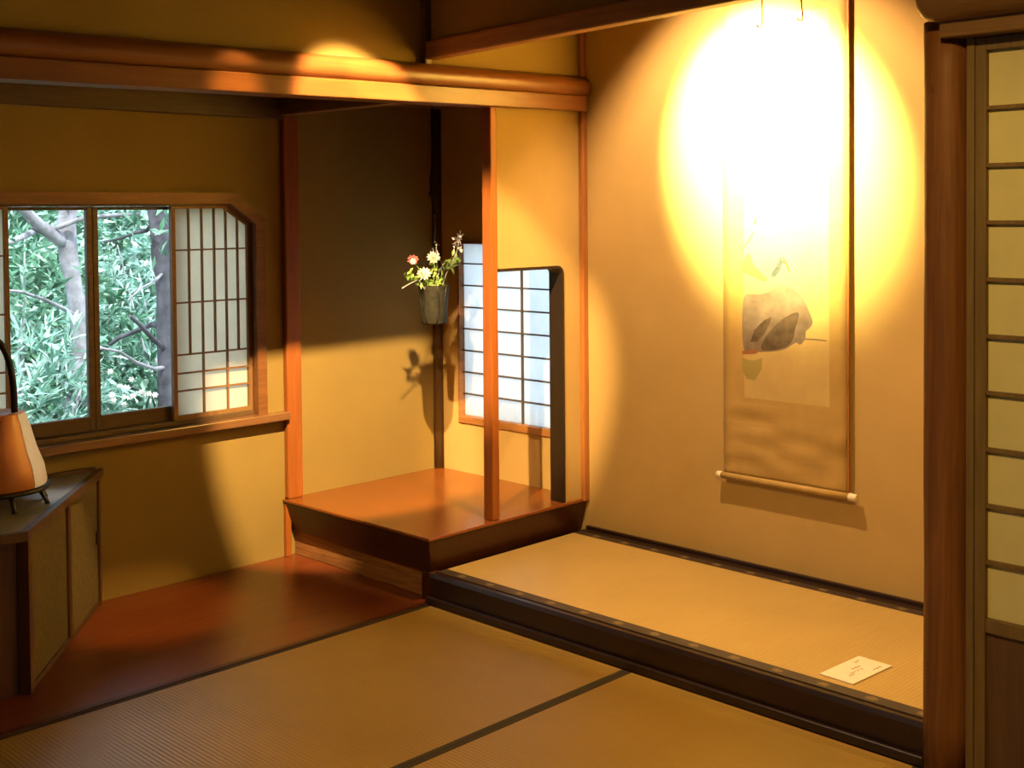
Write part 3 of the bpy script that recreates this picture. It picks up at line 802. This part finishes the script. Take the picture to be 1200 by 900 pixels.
# ================================================================== GARDEN
struct('ground', B().box(-16, XW-.2, -6, 16, -.62, -.5), 'soil')
def trunk_pts(pix, x): return [on(0, x, u, v) for u, v in pix]
def px2r(x, px): return px/F*abs(x)*1.41/2
def tree(x, main, rad, branches, label, mat, crown=None):
    base = on(0, x, *main[-1]); 
    t = thing('garden_tree', (base.x, base.y, -.5), label, 'tree', 'trees outside the window')
    P = trunk_pts(main, x)
    P.append(Vector((P[-1].x, P[-1].y-.02, -.5)))
    P = [P[0]+Vector((-.1, -.02, .9)), P[0]+Vector((-.03, -.01, .4))]+P
    rr = [px2r(x, r*.8) for r in rad[:1]]*2+[px2r(x, r) for r in rad]+[px2r(x, rad[-1]*1.25)]
    mk('trunk', B().tube(P, rr, 14, wob=.25), mat, t)
    for (pix, r0_, r1_, dx) in branches:
        pp = [on(0, x+dx*i/max(1, len(pix)-1), u, v) for i, (u, v) in enumerate(pix)]
        n = len(pp)
        mk('branch', B().tube(pp, [px2r(x, r0_+(r1_-r0_)*i/(n-1)) for i in range(n)], 8, wob=.3), mat if r0_ > 4 else 'bark', t)
    if crown:
        bb = B(); rd = random.Random(int(abs(x)*100))
        for _ in range(crown):
            u = rd.uniform(-60, 105) if x < -5.7 else rd.uniform(125, 330); v = rd.uniform(120, 330)
            p = on(0, x+rd.uniform(-.5, .5), u, v)
            tuft(bb, p, 5, .075, .011, rd, 0, .05)
        mk('foliage', bb, 'leaf_a', t)
tree(-6.0, [(81, 232), (78, 262), (80, 300), (87, 335), (94, 378), (95, 425), (91, 470), (88, 500)], [15, 17, 16, 15, 16, 18, 20, 22],
     [([(78, 284), (62, 276), (45, 264), (30, 247), (18, 235)], 14, 8, .1),
      ([(46, 268), (30, 276), (12, 284), (-8, 290)], 6, 4, .25),
      ([(49, 272), (70, 266), (94, 257), (117, 254), (140, 252), (164, 251)], 5, 3, .3),
      ([(92, 372), (75, 362), (50, 350), (25, 342), (5, 340)], 4, 2, .3)],
     'pale grey forked tree trunk in the left pane of the garden window', 'bark', 60)
tree(-5.4, [(182, 232), (186, 262), (191, 300), (195, 340), (197, 385), (197, 425), (198, 470), (200, 500)], [18, 18, 19, 18, 20, 20, 21, 22],
     [([(184, 258), (172, 270), (158, 273), (140, 280), (122, 284)], 5, 2, -.3),
      ([(196, 412), (180, 398), (165, 382), (152, 370)], 6, 3, .25),
      ([(196, 385), (178, 380), (160, 388), (140, 396), (117, 412)], 6, 3, -.35),
      ([(198, 430), (180, 432), (160, 425), (140, 412), (118, 408)], 4, 2, .3),
      ([(194, 318), (180, 330), (165, 338), (150, 352)], 3, 1.5, .3)],
     'dark grey straight tree trunk in the right pane of the garden window', 'bark2', 50)
def shrub(cx, cy, z0, z1, rx, ry, n, mat, L, w, label, seed, per=6, name='garden_shrub'):
    rd = random.Random(seed)
    t = thing(name, (cx, cy, -.5), label, 'shrub', 'shrubs outside the window')
    bb = B()
    for k in range(7):
        a = rd.uniform(0, 2*PI); tip = Vector((cx+rx*.6*math.cos(a), cy+ry*.6*math.sin(a), z0+(z1-z0)*rd.uniform(.6, .95)))
        b0 = Vector((cx+.05*math.cos(a), cy+.05*math.sin(a), -.5))
        bb.tube([b0, b0.lerp(tip, .5)+Vector((0, 0, .1)), tip], [.014, .009, .004], 6)
    mk('stems', bb, 'twig', t)
    bb = B()
    for _ in range(n):
        while True:
            q = Vector((rd.uniform(-1, 1), rd.uniform(-1, 1), rd.uniform(-1, 1)))
            if .25 < q.length < 1: break
        nn = 1+.25*noise.noise(q*3+Vector((seed, 0, 0)))
        p = Vector((cx+q.x*rx*nn, cy+q.y*ry*nn, (z0+z1)/2+q.z*(z1-z0)/2*nn))
        o = (q+Vector((0, 0, -.25))).normalized()
        for k in range(per):
            d = (o+Vector((rd.gauss(0, .75), rd.gauss(0, .75), rd.gauss(0, .6)))).normalized()
            bb.leaf(p, d, w*rd.uniform(.7, 1.25), L*rd.uniform(.7, 1.25), Vector((rd.gauss(0, .5), rd.gauss(0, .5), 1)))
    mk('foliage', bb, mat, t)
    return t
shrub(-5.7, 2.45, -.4, .85, .55, .55, 520, 'leaf_b', .12, .010, 'pale strap-leaved shrub low in the left window pane', 1)
shrub(-6.9, 2.95, -.3, 1.35, .7, .7, 640, 'leaf_a', .085, .017, 'mid green leafy shrub behind the forked trunk', 2)
s3 = shrub(-5.9, 3.15, -.4, .72, .55, .5, 420, 'leaf_c', .08, .014, 'deep green low shrub with white blossoms in the right window pane', 3)
bb = B(); rd = random.Random(5)
for _ in range(20):
    p = on(0, -5.45, rd.gauss(156, 15), rd.gauss(462, 8))+Vector((rd.uniform(-.1, .1), 0, 0)); bloom(bb, p, 6, .017, .006, Vector((.8, -.4, .5)).normalized(), rd)
mk('blossoms', bb, 'petal_w', s3)
shrub(-6.7, 3.9, .0, 1.75, .75, .75, 640, 'leaf_b', .10, .011, 'pale bamboo-leaved shrub behind the dark straight trunk', 4)
shrub(-8.4, 3.15, -.4, 2.3, .9, 1.0, 700, 'leaf_a', .11, .02, 'tall green bush farther back, seen through the left window pane', 6)
shrub(-8.6, 5.35, -.4, 2.6, .9, 1.1, 700, 'leaf_b', .11, .02, 'tall pale bush farther back, seen through the right window pane', 7)
ps = thing('garden_shrub', (-3.5, YT+.42, -.5), 'outdoor shrub showing only as faint grey blotches through the small white paper screen', 'shrub', 'shrubs outside the window')
bb = B(); rd = random.Random(21)
for k in range(9):
    x = -4.0+.1*k; bb.tube([(x, YT+.42, -.5), (x+rd.uniform(-.1, .1), YT+.36, .5), (x+rd.uniform(-.2, .2), YT+.32, 1.1)], [.012, .009, .004], 6)
mk('stems', bb, 'twig', ps)
bb = B()
for k in range(150):
    cx_ = -3.6+rd.gauss(0, .3); cz_ = rd.choice((.62, .85, 1.02))+rd.gauss(0, .07)
    tuft(bb, Vector((cx_, YT+.32+rd.uniform(-.08, .12), cz_)), 4, .09, .014, rd, 0, .04)
mk('foliage', bb, 'leaf_a', ps)
hd = B(); rd = random.Random(9)
for _ in range(2600):
    p = Vector((-10.4+rd.uniform(-.25, .45), rd.uniform(-1, 9.5), rd.uniform(-.5, 4.2)))
    for k in range(4):
        d = Vector((rd.gauss(.4, .7), rd.gauss(0, .8), rd.gauss(-.2, .7)))
        hd.leaf(p, d, .035*rd.uniform(.7, 1.3), .16*rd.uniform(.7, 1.3), Vector((rd.gauss(0, .5), rd.gauss(0, .5), 1)))
t = thing('hedge', (-10.6, 4.2, -.5), 'dense dark green hedge closing the garden behind the trees', 'hedge')
mk('foliage', hd, 'leaf_a', t)
mk('core', B().box(-11.1, -10.6, -1, 9.5, -.5, 4.1), 'leaf_c', t)

# ================================================================== LIGHT
WARM = (1, .60, .16)
def spot(name, loc, target, watts, half, blend, col=WARM, size=.02):
    l = bpy.data.lights.new(name, 'SPOT'); l.energy = watts; l.color = col
    l.spot_size = R(2*half); l.spot_blend = blend; l.shadow_soft_size = size
    o = bpy.data.objects.new(name, l); C.objects.link(o); o.location = loc
    d = (Vector(target)-Vector(loc)).normalized(); o.rotation_euler = d.to_track_quat('-Z', 'Y').to_euler()
    return o
L1 = (-2.33, 1.385, 2.56)
LA = Vector((-2.33, 2.0, 2.56))
spot('ceiling_spot_window_wall', LA, LA+Vector((-.605, .375, -.735))*3, 1100, 12.9, .4, (1, .68, .29))
spot('ceiling_spot_alcove', L1, (-3.47, 3.52, .70), 900, 9.6, .6, (1, .66, .25))
spot('ceiling_spot_beam', L1, (-3.15, 2.575, 1.775), 700, 3.2, .3, (1, .66, .34))
spot('ceiling_spot_floor', (-2.69, 2.0, 2.56), (-3.85, 2.06, 0), 260, 8.6, .75)
spot('lantern_fill', (-2.0, 1.9, 2.56), (-3.70, 1.66, .66), 130, 3.2, .6, (1, .74, .40))  # added fill without a known lamp, brightens the lantern and its panel
L3 = (-2.42, 2.88, 2.50)
o = spot('scroll_spot', L3, (-2.34, YT, 1.675), 4700, 18.6, 1.0, (1, .83, .31)); o.scale = (1.35, 1, 1)
spot('scroll_spot_spill', L3, (-2.31, YT, 1.0), 225, 44, .5, (1, .65, .31))
spot('mats_door_fill', (-.6, .6, 2.58), (-1.4, 2.4, .5), 175, 34, .6, (1, .62, .16))  # unseen fill spot, added to lift the mats and the paper door
def area(name, loc, rot, w, h, watts, col):
    l = bpy.data.lights.new(name, 'AREA'); l.shape = 'RECTANGLE'; l.size = w; l.size_y = h; l.energy = watts; l.color = col
    o = bpy.data.objects.new(name, l); C.objects.link(o); o.location = loc; o.rotation_euler = rot; return o
area('room_fill', (-.7, .7, 2.58), (0, 0, 0), .5, .5, 5, (1, .58, .14))  # soft warm fill added for general room brightness, no fixture behind it
sun = bpy.data.lights.new('sun', 'SUN'); sun.energy = 8; sun.angle = R(3); sun.color = (1, .98, .94)
so = bpy.data.objects.new('sun', sun); C.objects.link(so)
so.rotation_euler = Vector((-.55, .15, -.82)).to_track_quat('-Z', 'Y').to_euler()
for nm, loc, rot, ww, hh in (('window_portal', (XW-.14, 2.05, 1.0), (0, R(-90), 0), .85, 1.3), ('small_window_portal', (-3.57, YT+.14, .84), (R(-90), 0, 0), .72, .8)):
    o = area(nm, loc, rot, ww, hh, 1, (1, 1, 1)); o.data.cycles.is_portal = True
wd = bpy.data.worlds.new('sky'); bpy.context.scene.world = wd; wd.use_nodes = True
bg = wd.node_tree.nodes['Background']; bg.inputs[0].default_value = (.68, .85, 1.0, 1); bg.inputs[1].default_value = 4.2

sn = bpy.context.scene
sn.view_settings.view_transform = 'Standard'; sn.view_settings.look = 'None'
sn.view_settings.gamma = 1; sn.view_settings.exposure = 0; sn.view_settings.use_curve_mapping = False
sn.cycles.max_bounces = 10; sn.cycles.diffuse_bounces = 2; sn.cycles.use_denoising = True
sn.cycles.sample_clamp_indirect = 6
